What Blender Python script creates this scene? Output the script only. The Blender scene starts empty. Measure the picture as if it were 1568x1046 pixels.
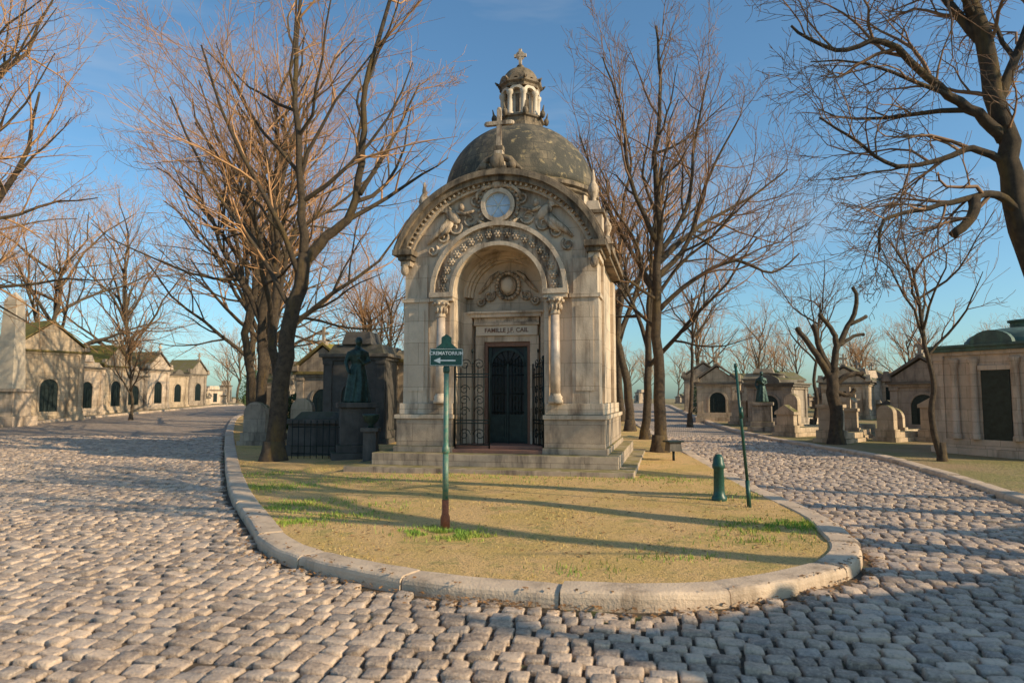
import bpy, bmesh, math, random
import numpy as np
from mathutils import Vector, Matrix, Quaternion, noise
from mathutils.geometry import delaunay_2d_cdt
R=math.radians; pi=math.pi
sc=bpy.context.scene; COL=sc.collection
sc.view_settings.view_transform='Standard'; sc.view_settings.look='None'; sc.view_settings.exposure=0

def H(x,y): return min(0.02*max(0.0,y-14),0.9)

# ------------------------------------------------------------ materials
class N:
    def __init__(s,name):
        s.m=bpy.data.materials.new(name); s.m.use_nodes=True; s.t=s.m.node_tree; s.n=s.t.nodes
        s.p=s.n['Principled BSDF']
    def l(s,a,b): s.t.links.new(a,b)
    def mix(s,f,a,b):
        x=s.n.new('ShaderNodeMix'); x.data_type='RGBA'
        for i,v in ((0,f),(6,a),(7,b)):
            if isinstance(v,(tuple,list)): x.inputs[i].default_value=(*v,1)
            elif isinstance(v,(int,float)): x.inputs[i].default_value=v
            else: s.l(v,x.inputs[i])
        return x.outputs[2]
    def math(s,op,a,b=0.0,c=0.0,clamp=False):
        x=s.n.new('ShaderNodeMath'); x.operation=op; x.use_clamp=clamp
        for i,v in enumerate((a,b,c)):
            if isinstance(v,(int,float)): x.inputs[i].default_value=v
            else: s.l(v,x.inputs[i])
        return x.outputs[0]
    def noise(s,vec,scale,detail=4,rough=.6):
        x=s.n.new('ShaderNodeTexNoise'); x.inputs['Scale'].default_value=scale; x.inputs['Detail'].default_value=min(detail,4.5); x.inputs['Roughness'].default_value=rough
        s.l(vec,x.inputs['Vector']); return x.outputs[0]
    def ramp(s,f,a,b,c=0,d=1):
        x=s.n.new('ShaderNodeMapRange'); x.inputs[1].default_value=a; x.inputs[2].default_value=b; x.inputs[3].default_value=c; x.inputs[4].default_value=d; s.l(f,x.inputs[0]); return x.outputs[0]
    def obj(s): return s.n.new('ShaderNodeTexCoord').outputs['Object']
    def scale(s,v,sx,sy,sz):
        x=s.n.new('ShaderNodeMapping'); x.inputs['Scale'].default_value=(sx,sy,sz); s.l(v,x.inputs[0]); return x.outputs[0]
    def bump(s,h,st,dist=.02,prev=None):
        x=s.n.new('ShaderNodeBump'); x.inputs['Strength'].default_value=st; x.inputs['Distance'].default_value=dist
        s.l(h,x.inputs['Height'])
        if prev is not None: s.l(prev,x.inputs['Normal'])
        return x.outputs[0]

def stone(name,c1,c2,scale=3,bump=.4,rough=.85,c3=None,c3lo=.52,c3hi=.7,c3s=1.2,brick=None,moss=None,bdist=.02,mossn=(.3,.8)):
    n=N(name); o=n.obj()
    f=n.ramp(n.noise(o,scale,5,.65),.32,.68)
    col=n.mix(f,c1,c2)
    if c3:
        sv=n.scale(o,1.8,1.8,.4)
        g=n.ramp(n.noise(sv,c3s,5,.72),c3lo,c3hi); col=n.mix(g,col,c3)
    fine=n.noise(o,scale*14,2,.7)
    nor=n.bump(fine,bump,bdist)
    if brick:
        w,h=brick
        s=n.n.new('ShaderNodeSeparateXYZ'); n.l(o,s.inputs[0])
        c=n.n.new('ShaderNodeCombineXYZ'); n.l(n.math('ADD',s.outputs[0],s.outputs[1]),c.inputs[0]); n.l(s.outputs[2],c.inputs[1])
        b=n.n.new('ShaderNodeTexBrick'); n.l(c.outputs[0],b.inputs['Vector'])
        b.inputs['Scale'].default_value=1; b.inputs['Brick Width'].default_value=w; b.inputs['Row Height'].default_value=h
        b.inputs['Mortar Size'].default_value=.006; b.inputs['Mortar Smooth'].default_value=.3; b.inputs['Bias'].default_value=0
        b.inputs['Color1'].default_value=(1,1,1,1); b.inputs['Color2'].default_value=(.82,.80,.78,1); b.inputs['Mortar'].default_value=(.45,.42,.38,1)
        x=n.n.new('ShaderNodeMix'); x.data_type='RGBA'; x.blend_type='MULTIPLY'; x.inputs[0].default_value=.85
        n.l(col,x.inputs[6]); n.l(b.outputs['Color'],x.inputs[7]); col=x.outputs[2]
    if moss:
        g=n.n.new('ShaderNodeNewGeometry'); s=n.n.new('ShaderNodeSeparateXYZ'); n.l(g.outputs['Normal'],s.inputs[0])
        k=n.math('MULTIPLY',n.ramp(s.outputs[2],mossn[0],mossn[1]),n.ramp(n.noise(o,3,3,.7),.3,.55),clamp=True)
        col=n.mix(k,col,moss)
    n.l(col,n.p.inputs['Base Color']); n.l(nor,n.p.inputs['Normal']); n.p.inputs['Roughness'].default_value=rough
    return n.m
def plain(name,c,rough=.5,metal=0,var=.25,scale=20,c2=None,bump=0):
    n=N(name); o=n.obj(); c2=c2 or tuple(v*(1-var) for v in c)
    f=n.ramp(n.noise(o,scale,2,.7),.35,.65); n.l(n.mix(f,c,c2),n.p.inputs['Base Color'])
    n.p.inputs['Roughness'].default_value=rough; n.p.inputs['Metallic'].default_value=metal; return n.m

MOSS=(.13,.115,.03)
m_front=stone('chapel_limestone',(.74,.59,.44),(.60,.47,.345),2.2,.35,.85,(.24,.175,.125),.48,.68,1.1,brick=(.9,.46),moss=(.16,.13,.07))
m_relief=stone('carved_limestone',(.69,.53,.38),(.47,.355,.255),5,.5,.85,(.14,.10,.07),.46,.62,3,moss=(.14,.115,.065))
m_base=stone('base_granite',(.54,.415,.30),(.36,.28,.21),4,.5,.85,(.15,.115,.09),.49,.68,1.5,brick=(1.3,.36),moss=(.22,.18,.06))
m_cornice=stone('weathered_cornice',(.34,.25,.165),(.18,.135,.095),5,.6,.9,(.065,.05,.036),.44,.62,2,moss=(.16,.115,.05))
m_brick=stone('red_step',(.38,.17,.11),(.25,.13,.09),6,.5,.9)
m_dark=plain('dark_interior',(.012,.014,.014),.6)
m_iron=plain('black_iron',(.02,.03,.029),.45,.6)
m_door=plain('bronze_door',(.025,.04,.037),.45,.5,.4,9)
m_frame=plain('red_stone_frame',(.22,.11,.07),.7)
m_pink=plain('marble_shaft',(.62,.49,.39),.4,0,.3,6)
m_glass=plain('pale_rose_glass',(.50,.62,.76),.35,0,.2,10)
m_green=plain('green_paint',(.015,.085,.062),.4,0,.4,30)
m_greenl=plain('worn_green_paint',(.05,.18,.13),.45,0,.5,25,c2=(.18,.22,.15))
m_rust=plain('rusty_paint',(.36,.10,.04),.7,0,.4,30)
m_white=plain('white_paint',(.8,.8,.75),.5,0,.1)
m_bronze=plain('green_bronze',(.045,.085,.07),.5,.5,.5,8)
m_kerb=stone('kerb_granite',(.68,.51,.36),(.50,.375,.27),3,.5,.7,(.28,.20,.135),.52,.72,1.5)
m_tombs=[stone('tomb_stone_a',(.66,.50,.34),(.47,.355,.25),3,.4,.9,(.18,.135,.09),.49,.69,1,brick=(.8,.35),moss=MOSS),
 stone('tomb_stone_b',(.48,.375,.28),(.31,.245,.19),3,.4,.9,(.115,.09,.07),.47,.67,1,brick=(.9,.4),moss=MOSS),
 stone('tomb_stone_c',(.74,.56,.41),(.55,.42,.31),3,.4,.9,(.24,.175,.12),.52,.74,1,brick=(.7,.3),moss=(.2,.16,.08)),
 stone('tomb_stone_dark',(.12,.105,.09),(.07,.06,.052),3,.4,.8,(.035,.033,.03),.5,.7,1,moss=(.06,.07,.03))]
m_roofmoss=stone('mossy_roof',(.26,.19,.06),(.12,.095,.04),4,.8,.95,moss=(.26,.21,.03))
m_roofstone=stone('roof_stone',(.2,.165,.125),(.11,.09,.075),4,.6,.9,moss=(.13,.115,.04))
m_copper=stone('green_copper',(.09,.14,.11),(.05,.08,.065),4,.3,.6,(.10,.20,.14),.5,.7,2)
m_bark=stone('bark',(.17,.12,.075),(.07,.05,.035),9,1,.95,(.26,.165,.05),.52,.72,1.5,bdist=.05)
m_twig=plain('twig_bark',(.29,.165,.09),.85,0,.35,3)
m_twigsun=plain('sun_tinted_twig_bark',(.58,.31,.14),.85,0,.3,3)  # twig bark with orange sunlight painted into the base colour
m_plaque=stone('plaque_marble',(.66,.54,.41),(.54,.44,.33),5,.2,.6)

def dome_mat():
    n=N('dome_stone'); o=n.obj(); s=n.n.new('ShaderNodeSeparateXYZ'); n.l(o,s.inputs[0])
    ang=n.math('MULTIPLY',n.math('ARCTAN2',s.outputs[0],s.outputs[1]),1.6)
    c=n.n.new('ShaderNodeCombineXYZ'); n.l(ang,c.inputs[0]); n.l(s.outputs[2],c.inputs[1])
    b=n.n.new('ShaderNodeTexBrick'); n.l(c.outputs[0],b.inputs['Vector'])
    for k,v in (('Scale',1),('Brick Width',.55),('Row Height',.21),('Mortar Size',.009),('Mortar Smooth',.4)): b.inputs[k].default_value=v
    b.inputs['Color1'].default_value=(.20,.155,.10,1); b.inputs['Color2'].default_value=(.13,.105,.072,1); b.inputs['Mortar'].default_value=(.06,.05,.038,1)
    f=n.ramp(n.noise(n.scale(o,1.4,1.4,.6),1.4,5,.72),.42,.56)
    col=n.mix(f,b.outputs['Color'],(.055,.05,.038))
    f2=n.ramp(n.noise(o,5,4,.7),.56,.70); col=n.mix(f2,col,(.36,.27,.14))
    n.l(col,n.p.inputs['Base Color']); n.p.inputs['Roughness'].default_value=.8
    nor=n.bump(n.noise(o,30,2,.7),.5,.02); n.l(nor,n.p.inputs['Normal'])
    return n.m
m_dome=dome_mat()

# ------------------------------------------------------------ mesh builder
class B:
    def __init__(s): s.v=[];s.f=[];s.m=[];s.mats=[];s.M=None;s.sm=[]
    def mi(s,m):
        if m not in s.mats: s.mats.append(m)
        return s.mats.index(m)
    def add(s,v,f,m,smooth=False):
        o=len(s.v); i=s.mi(m)
        if s.M is not None: v=[tuple(s.M@Vector(p)) for p in v]
        s.v.extend(v)
        for q in f: s.f.append([a+o for a in q]); s.m.append(i); s.sm.append(smooth)
    def box(s,x0,x1,y0,y1,z0,z1,m,tx=0,ty=0):
        v=[(x0,y0,z0),(x1,y0,z0),(x1,y1,z0),(x0,y1,z0),(x0+tx,y0+ty,z1),(x1-tx,y0+ty,z1),(x1-tx,y1-ty,z1),(x0+tx,y1-ty,z1)]
        s.add(v,[(3,2,1,0),(4,5,6,7),(0,1,5,4),(1,2,6,5),(2,3,7,6),(3,0,4,7)],m)
    def prism(s,poly,y0,y1,m):
        n=len(poly); v=[(x,y0,z) for x,z in poly]+[(x,y1,z) for x,z in poly]
        f=[tuple(range(n)),tuple(range(2*n-1,n-1,-1))]+[((i+1)%n,i,n+i,n+(i+1)%n) for i in range(n)]
        s.add(v,f,m)
    def lathe(s,prof,cx,cy,m,n=16,rot=0,smooth=True):
        v=[];f=[];k=len(prof)
        for i in range(n):
            a=rot+2*pi*i/n
            for r,z in prof: v.append((cx+r*math.cos(a),cy+r*math.sin(a),z))
        for i in range(n):
            j=(i+1)%n
            for q in range(k-1): f.append((i*k+q,j*k+q,j*k+q+1,i*k+q+1))
        f.append([i*k+k-1 for i in range(n)]); f.append([i*k for i in range(n-1,-1,-1)])
        s.add(v,f,m,smooth)
    def arc(s,cx,cz,r0,r1,a0,a1,y0,y1,m,n=32):
        v=[];f=[]
        for i in range(n+1):
            a=R(a0+(a1-a0)*i/n); c,q=math.cos(a),math.sin(a)
            v+=[(cx+r0*c,y0,cz+r0*q),(cx+r1*c,y0,cz+r1*q),(cx+r1*c,y1,cz+r1*q),(cx+r0*c,y1,cz+r0*q)]
        for i in range(n):
            for k in range(4): f.append((4*i+k,4*i+(k+1)%4,4*i+4+(k+1)%4,4*i+4+k))
        f.append((3,2,1,0)); f.append((4*n,4*n+1,4*n+2,4*n+3)); s.add(v,f,m)
    def ell(s,c,r,m,n=8,rot=None):
        v=[];f=[];k=n//2+1
        for j in range(k+1):
            t=-pi/2+pi*j/k
            for i in range(n):
                a=2*pi*i/n; p=Vector((r[0]*math.cos(t)*math.cos(a),r[1]*math.cos(t)*math.sin(a),r[2]*math.sin(t)))
                if rot: p=rot@p
                v.append((c[0]+p.x,c[1]+p.y,c[2]+p.z))
        for j in range(k):
            for i in range(n): f.append((j*n+i,j*n+(i+1)%n,(j+1)*n+(i+1)%n,(j+1)*n+i))
        s.add(v,f,m,True)
    def tube(s,pts,rad,m,n=6,cap=True):
        P=[Vector(p) for p in pts]; K=len(P)
        if isinstance(rad,(int,float)): rad=[rad]*K
        d0=(P[-1]-P[0]); 
        if d0.length<1e-6: d0=P[1]-P[0]
        ref=Vector((1,0,0)) if abs(d0.x)<=min(abs(d0.y),abs(d0.z))+1e-9 else (Vector((0,1,0)) if abs(d0.y)<=abs(d0.z) else Vector((0,0,1)))
        v=[];f=[]; cs=[(math.cos(2*pi*i/n),math.sin(2*pi*i/n)) for i in range(n)]
        for k in range(K):
            d=(P[min(k+1,K-1)]-P[max(k-1,0)]).normalized(); a=d.cross(ref)
            if a.length<1e-3: a=d.orthogonal()
            a.normalize(); b=d.cross(a); r=rad[k]; p=P[k]
            for c,q in cs: v.append((p.x+(a.x*c+b.x*q)*r,p.y+(a.y*c+b.y*q)*r,p.z+(a.z*c+b.z*q)*r))
        for k in range(K-1):
            o=k*n
            for i in range(n):
                j=(i+1)%n; f.append((o+i,o+j,o+n+j,o+n+i))
        if cap: f.append([*range(n-1,-1,-1)]); f.append([(K-1)*n+i for i in range(n)])
        s.add(v,f,m,True)
    def obj(s,name,parent=None,bevel=0,loc=None,rotz=0,fix=False):
        me=bpy.data.meshes.new(name); me.from_pydata(s.v,[],s.f)
        for m in s.mats: me.materials.append(m)
        me.polygons.foreach_set('material_index',s.m); me.polygons.foreach_set('use_smooth',s.sm)
        me.update()
        if fix:
            bm=bmesh.new(); bm.from_mesh(me); bmesh.ops.recalc_face_normals(bm,faces=bm.faces); bm.to_mesh(me); bm.free()
        o=bpy.data.objects.new(name,me); COL.objects.link(o)
        if parent: o.parent=parent
        if loc: o.location=loc
        o.rotation_euler=(0,0,rotz)
        if bevel:
            md=o.modifiers.new('bevel','BEVEL'); md.width=bevel; md.segments=2; md.limit_method='ANGLE'; md.angle_limit=R(50)
        return o
def empty(name,loc=(0,0,0),rotz=0):
    e=bpy.data.objects.new(name,None); COL.objects.link(e); e.location=loc; e.rotation_euler=(0,0,rotz); e.empty_display_size=.2; return e
def text(body,name,parent,loc,rot,size,mat,ext=.003,off=0):
    c=bpy.data.curves.new(name,'FONT'); c.body=body; c.size=size; c.align_x='CENTER'; c.align_y='CENTER'; c.extrude=ext; c.offset=off; c.materials.append(mat)
    o=bpy.data.objects.new(name,c); COL.objects.link(o); o.parent=parent; o.location=loc; o.rotation_euler=rot; return o

# ------------------------------------------------------------ ground plan
def catmull(P,n=6,closed=False):
    out=[]; L=len(P); rng=range(L if closed else L-1)
    for i in rng:
        g=lambda k: P[k%L] if closed else P[max(0,min(L-1,k))]
        a,b,c,d=g(i-1),g(i),g(i+1),g(i+2)
        for j in range(n):
            t=j/n
            out.append(tuple(.5*((2*b[q])+(-a[q]+c[q])*t+(2*a[q]-5*b[q]+4*c[q]-d[q])*t*t+(-a[q]+3*b[q]-3*c[q]+d[q])*t**3) for q in (0,1)))
    if not closed: out.append(tuple(P[-1]))
    return out
isl=[(-26,80),(-21.5,62),(-18.6,50),(-15.6,38.7),(-11.6,27.9),(-7.3,17.5),(-4.63,11.36),(-3.48,9.0),(-2.62,7.3),(-1.95,6.5),(-1.24,5.95),(-.6,5.62),(-.07,5.46),(.57,5.31),(1.2,5.27),(1.87,5.46),(2.54,5.84),(3.1,6.3),(3.5,6.95),(3.72,7.7),(4.0,8.9),(4.16,11.7),(4.45,14.7),(4.75,18),(5.2,24),(5.9,32),(7,45),(8.5,62),(11,80)]
isl=catmull(isl,5)
lk=catmull([(-36,95),(-29.5,80),(-26,62),(-24.6,50),(-23.5,38.7),(-22.4,30),(-19.8,23.5),(-14.8,15),(-13.5,8),(-13,0),(-13,-12)],6)
rk=catmull([(9.0,-12),(8.0,-3),(7.2,4),(7.1,8),(7.6,10.5),(8.4,13.2),(9.1,17),(8.9,20),(8.6,24),(9.1,31),(11.2,45),(14,62),(17,80),(20,95)],6)
road=[(-36,95)]+lk[1:]+[(-8,-12),(0,-12)]+rk
def inpoly(X,Y,poly):
    c=np.zeros(X.shape,bool); n=len(poly)
    for i in range(n):
        x1,y1=poly[i]; x2,y2=poly[i-1]
        if y1==y2: continue
        k=((y1>Y)!=(y2>Y))&(X<(x2-x1)*(Y-y1)/(y2-y1)+x1); c^=k
    return c
def inp(x,y,poly): return bool(inpoly(np.array([x]),np.array([y]),poly)[0])
def fill(name,poly,step,zf,mat):
    xs=[p[0] for p in poly]; ys=[p[1] for p in poly]
    gx,gy=np.meshgrid(np.arange(min(xs),max(xs),step),np.arange(min(ys),max(ys),step)); gx=gx.ravel();gy=gy.ravel()
    k=inpoly(gx,gy,poly); pts=[Vector(p) for p in poly]+[Vector((a,b)) for a,b in zip(gx[k],gy[k])]
    n=len(poly); r=delaunay_2d_cdt(pts,[],[list(range(n))],1,1e-4)
    me=bpy.data.meshes.new(name); me.from_pydata([(p.x,p.y,zf(p.x,p.y)) for p in r[0]],[],[tuple(f) for f in r[2]])
    bm=bmesh.new(); bm.from_mesh(me)
    for f in bm.faces:
        f.smooth=True
        if f.normal.z<0: f.normal_flip()
    bm.to_mesh(me); bm.free(); me.materials.append(mat)
    o=bpy.data.objects.new(name,me); COL.objects.link(o); return o

def mat_ground():
    n=N('winter_ground'); o=n.obj()
    a=n.ramp(n.noise(o,.35,5,.65),.42,.6); col=n.mix(a,(.30,.20,.10),(.19,.17,.045))
    b=n.ramp(n.noise(o,6,4,.7),.35,.7); col=n.mix(n.math('MULTIPLY',b,.5),col,(.38,.27,.13))
    n.l(col,n.p.inputs['Base Color']); n.p.inputs['Roughness'].default_value=1
    n.l(n.bump(n.noise(o,14,3,.7),.8,.06),n.p.inputs['Normal']); return n.m
def mat_island():
    n=N('worn_grass_soil'); o=n.obj()
    a=n.ramp(n.noise(o,.9,5,.7),.42,.6); col=n.mix(a,(.66,.41,.17),(.54,.36,.10))
    c=n.ramp(n.noise(o,1.7,5,.78),.54,.63); col=n.mix(n.math('MULTIPLY',c,.75),col,(.23,.23,.045))
    b=n.ramp(n.noise(o,22,4,.8),.35,.72); col=n.mix(n.math('MULTIPLY',b,.5),col,(.78,.53,.24))
    d=n.ramp(n.noise(o,60,2,.8),.56,.66); col=n.mix(d,col,(.17,.10,.04))
    n.l(col,n.p.inputs['Base Color']); n.p.inputs['Roughness'].default_value=1
    n.l(n.bump(n.noise(o,16,4,.85),.9,.05),n.p.inputs['Normal']); return n.m
ROW=.15; CANG=-14
def mat_road():
    n=N('road_bed'); o=n.obj()
    br=n.n.new('ShaderNodeTexBrick'); mp=n.n.new('ShaderNodeMapping'); mp.inputs['Rotation'].default_value=(0,0,R(14)); n.l(o,mp.inputs[0]); n.l(mp.outputs[0],br.inputs['Vector'])
    for k,v in (('Scale',1),('Brick Width',.17),('Row Height',ROW),('Mortar Size',.012),('Mortar Smooth',.3)): br.inputs[k].default_value=v
    br.inputs['Color1'].default_value=(.52,.39,.29,1); br.inputs['Color2'].default_value=(.30,.23,.175,1); br.inputs['Mortar'].default_value=(.08,.06,.04,1)
    s=n.n.new('ShaderNodeSeparateXYZ'); n.l(o,s.inputs[0]); far=n.math('GREATER_THAN',s.outputs[1],25.2)
    soil=n.mix(n.ramp(n.noise(o,25,3,.7),.35,.65),(.11,.075,.045),(.04,.03,.02))
    soil=n.mix(n.ramp(n.noise(o,1.1,4,.7),.58,.66),soil,(.10,.13,.025))
    n.l(n.mix(far,soil,br.outputs['Color']),n.p.inputs['Base Color']); n.p.inputs['Roughness'].default_value=.85
    return n.m
def mat_cobble():
    n=N('cobble_stone'); o=n.obj(); at=n.n.new('ShaderNodeAttribute'); at.attribute_name='rnd'
    wn=n.n.new('ShaderNodeTexWhiteNoise'); wn.noise_dimensions='1D'; n.l(at.outputs['Fac'],wn.inputs['W'])
    col=n.mix(at.outputs['Fac'],(.26,.19,.145),(.68,.50,.365))
    col=n.mix(n.ramp(wn.outputs[0],.70,1.0,0,.65),col,(.34,.31,.29))
    col=n.mix(n.math('MULTIPLY',n.ramp(n.noise(o,.8,5,.7),.45,.65),.4),col,(.22,.16,.12))
    f=n.noise(o,38,4,.75)
    col=n.mix(n.math('MULTIPLY',n.ramp(f,.48,.68),.55),col,(.80,.60,.43))
    col=n.mix(n.ramp(f,.44,.34,0,.6),col,(.11,.085,.065))
    n.l(col,n.p.inputs['Base Color']); n.l(n.ramp(n.noise(o,9,2,.6),.3,.7,.34,.62),n.p.inputs['Roughness'])
    n.l(n.bump(n.noise(o,40,3,.75),.8,.016),n.p.inputs['Normal']); return n.m
m_ground=mat_ground()
xs=np.concatenate([np.linspace(-600,-70,12),np.linspace(-60,60,50),np.linspace(70,600,12)]); ys=np.concatenate([np.linspace(-300,-20,8),np.arange(-12,70,2.),np.linspace(80,900,16)])
v=[(x,y,H(x,y)-.012) for y in ys for x in xs]; nx=len(xs)
f=[(j*nx+i,j*nx+i+1,(j+1)*nx+i+1,(j+1)*nx+i) for j in range(len(ys)-1) for i in range(nx-1)]
g=B(); g.add(v,f,m_ground,True); g.obj('ground')
fill('cobbled_road',road,2.0,lambda x,y:H(x,y)+.0,mat_road())

def offset(path,w,side):
    out=[]
    for i,p in enumerate(path):
        a=path[max(0,i-1)]; b=path[min(len(path)-1,i+1)]; dx,dy=b[0]-a[0],b[1]-a[1]; l=math.hypot(dx,dy)
        out.append((p[0]-dy/l*w*side,p[1]+dx/l*w*side))
    return out
def resample(path,step):
    out=[path[0]]; acc=0
    for a,b in zip(path,path[1:]):
        L=math.hypot(b[0]-a[0],b[1]-a[1]); t=0
        while acc+L-t>=step:
            t+=step-acc; acc=0; out.append((a[0]+(b[0]-a[0])*t/L,a[1]+(b[1]-a[1])*t/L))
        acc+=L-t
    return out
def kerb(name,path,w,h,side,block=1.35):
    rng=random.Random(4); b=B(); st=.15; P=resample(path,st); k=int(block/st)
    s=0
    while s<len(P)-1:
        kk=k+rng.choice((-1,0,1)); seg=P[s:s+kk+1]; s+=kk
        if len(seg)<2: break
        (x0,y0),(x1,y1)=seg[0],seg[1]; seg[0]=(x0+(x1-x0)*.10,y0+(y1-y0)*.10)
        dz=rng.uniform(-.01,.01); dw=rng.uniform(-.012,.012); tl=rng.uniform(-.008,.008)
        prof=[(0+dw,-.15),(0.004+dw,h-.05),(.012+dw,h-.022),(.03+dw,h-.006),(.055+dw,h),(w*.5,h+.003),(w-.02,h),(w,h-.02),(w,-.15)]
        v=[];f=[];n=len(prof)
        offs=[offset(seg,q,side) for q,_ in prof]; m=len(seg)-1
        for i,p in enumerate(seg):
            e=.008 if i in (0,m) else 0; jn=noise.noise(Vector((p[0]*3,p[1]*3,1)))*.014
            for qi,((q,z),o) in enumerate(zip(prof,offs)): v.append((o[i][0],o[i][1],H(*p)+z+(dz+tl*(i/m-.5)*2-e+jn*(1 if qi<5 else .4) if z>0 else 0)))
        for i in range(m):
            for q in range(n-1): f.append((i*n+q,i*n+q+1,(i+1)*n+q+1,(i+1)*n+q))
        f.append(list(range(n))); f.append([ m*n+q for q in range(n)][::-1])
        b.add(v,f,m_kerb)
    return b.obj(name,fix=True)
kerb('island_kerb',isl,.30,.135,1)
kerb('roadside_kerb',lk,.28,.12,-1)
kerb('roadside_kerb',rk,.28,.12,-1)
def islz(x,y):
    k=.03*noise.noise(Vector((x*.6,y*.6,0)))
    r=max(0,1-((x-.2)/6)**2-((y-15)/7)**2)
    return H(x,y)+.105+k+.06*r
inner=offset(isl,.28,1)
fill('island_ground',inner,.6,islz,mat_island())
def lverge(x,y): return H(x,y)+.09
lv=offset(lk,.26,-1); fill('left_verge',lv+[(-70,-12),(-70,95)],4,lverge,m_ground)
rv=offset(rk,.26,-1); fill('right_verge',rv+[(70,95),(70,-12)],4,lverge,m_ground)

def cobbles():
    rng=np.random.default_rng(3); a=R(CANG)
    us=[];vs=[];ws=[]
    for j in range(-140,280):
        v=j*ROW; u=-30+rng.random()*.2
        n=380; w=rng.uniform(.12,.205,n); c=u+np.cumsum(w)-w/2
        us.append(c); vs.append(np.full(n,v)); ws.append(w)
    u=np.concatenate(us);v=np.concatenate(vs);w=np.concatenate(ws)
    v=v+.25*np.sin(u*.33+.5)+.08*np.sin(u*.9)+.03*np.sin(u*2.7+v)
    ang=a+.25*.33*np.cos(u*.33+.5)+rng.normal(0,.05,u.shape)
    x=u*math.cos(a)-v*math.sin(a); y=u*math.sin(a)+v*math.cos(a)
    x=x+rng.normal(0,.004,x.shape); y=y+rng.normal(0,.006,x.shape)
    k=(y>1.6)&(y<25)&(np.abs(x)<.85*y+3)&inpoly(x,y,road)&~inpoly(x,y,offset(isl,-.07,1))
    u,v,w,x,y,ang=[q[k] for q in (u,v,w,x,y,ang)]; n=len(x); print('stones',n)
    hw=w/2-.009-rng.random(n)*.006; hh=np.full(n,ROW/2-.010)-rng.random(n)*.010
    ch=.16
    ring=np.array([(-1,-1+ch),(-1+ch,-1),(1-ch,-1),(1,-1+ch),(1,1-ch),(1-ch,1),(-1+ch,1),(-1,1-ch)])
    L=[(1.0,-.03),(.985,.020),(.93,.030),(.76,.034)]
    hz=rng.normal(0,.0065,n); tx=rng.normal(0,.06,n); ty=rng.normal(0,.06,n)
    V=np.zeros((n,33,3)); Hs=np.minimum(.02*np.maximum(0,y-14),.9)
    for li,(s,z) in enumerate(L):
        jit=rng.normal(0,.06,(n,8,2)); 
        lx=(ring[None,:,0]*s+jit[:,:,0]*.7)*hw[:,None]; ly=(ring[None,:,1]*s+jit[:,:,1]*.7)*hh[:,None]
        ca,sa=np.cos(ang)[:,None],np.sin(ang)[:,None]
        V[:,li*8:li*8+8,0]=x[:,None]+lx*ca-ly*sa; V[:,li*8:li*8+8,1]=y[:,None]+lx*sa+ly*ca
        V[:,li*8:li*8+8,2]=Hs[:,None]+z+hz[:,None]+((lx*tx[:,None]+ly*ty[:,None])+rng.normal(0,.0022,(n,8)))*(z>0)
    V[:,32,0]=x;V[:,32,1]=y;V[:,32,2]=Hs+.034+hz
    q=[]
    for l in range(3):
        for i in range(8): q.append((l*8+i,l*8+(i+1)%8,(l+1)*8+(i+1)%8,(l+1)*8+i))
    q=np.array(q); t=np.array([(24+i,24+(i+1)%8,32) for i in range(8)])
    off=(np.arange(n)*33)[:,None,None]
    Q=(q[None]+off).reshape(-1); T=(t[None]+off).reshape(-1)
    nq=n*24; nt=n*8
    me=bpy.data.meshes.new('cobblestones'); me.vertices.add(n*33); me.vertices.foreach_set('co',V.reshape(-1))
    me.loops.add(nq*4+nt*3); me.loops.foreach_set('vertex_index',np.concatenate([Q,T]).astype(np.int32))
    me.polygons.add(nq+nt); me.polygons.foreach_set('loop_start',np.concatenate([np.arange(nq)*4,nq*4+np.arange(nt)*3]).astype(np.int32))
    me.update(calc_edges=True); me.polygons.foreach_set('use_smooth',np.ones(nq+nt,bool))
    at=me.attributes.new('rnd','FLOAT','POINT'); at.data.foreach_set('value',np.repeat(rng.random(n),33).astype(np.float32))
    me.materials.append(mat_cobble()); o=bpy.data.objects.new('cobblestones',me); COL.objects.link(o)
cobbles()

def blades(name,pts,mat,hmin,hmax,seed=1,zf=islz):
    rng=random.Random(seed); v=[];f=[]
    for (x,y) in pts:
        h=rng.uniform(hmin,hmax); a=rng.uniform(0,2*pi); w=.004+.003*rng.random(); lean=rng.uniform(0,.8)*h; b=rng.uniform(0,2*pi); z=zf(x,y)-.01
        dx,dy=math.cos(a)*w,math.sin(a)*w; o=len(v); lx,ly=math.cos(b)*lean,math.sin(b)*lean
        v+=[(x-dx,y-dy,z),(x+dx,y+dy,z),(x+dx*.7+lx*.4,y+dy*.7+ly*.4,z+h*.6),(x-dx*.7+lx*.4,y-dy*.7+ly*.4,z+h*.6),(x+lx,y+ly,z+h)]
        f+=[(o,o+1,o+2,o+3),(o+3,o+2,o+4)]
    g=B(); g.add(v,f,mat,False); g.obj(name)
m_grass=plain('grass_blade',(.46,.33,.10),.7,0,.3,2,c2=(.60,.43,.17))
m_grassg=plain('green_grass_blade',(.15,.28,.03),.7,0,.3,3,c2=(.34,.37,.06))
rng=random.Random(11); pts=[];N0=90000
X=np.random.default_rng(1).uniform(-8,5,N0); Y=np.random.default_rng(2).uniform(5.5,18,N0); k=inpoly(X,Y,inner)
for x,y in zip(X[k],Y[k]):
    d=noise.noise(Vector((x*.9,y*.9,3)))+.6*noise.noise(Vector((x*3,y*3,7)))
    if d>rng.uniform(.0,.7): pts.append((x,y))
blades('grass',pts,m_grass,.012,.04)
pts=[]
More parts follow.
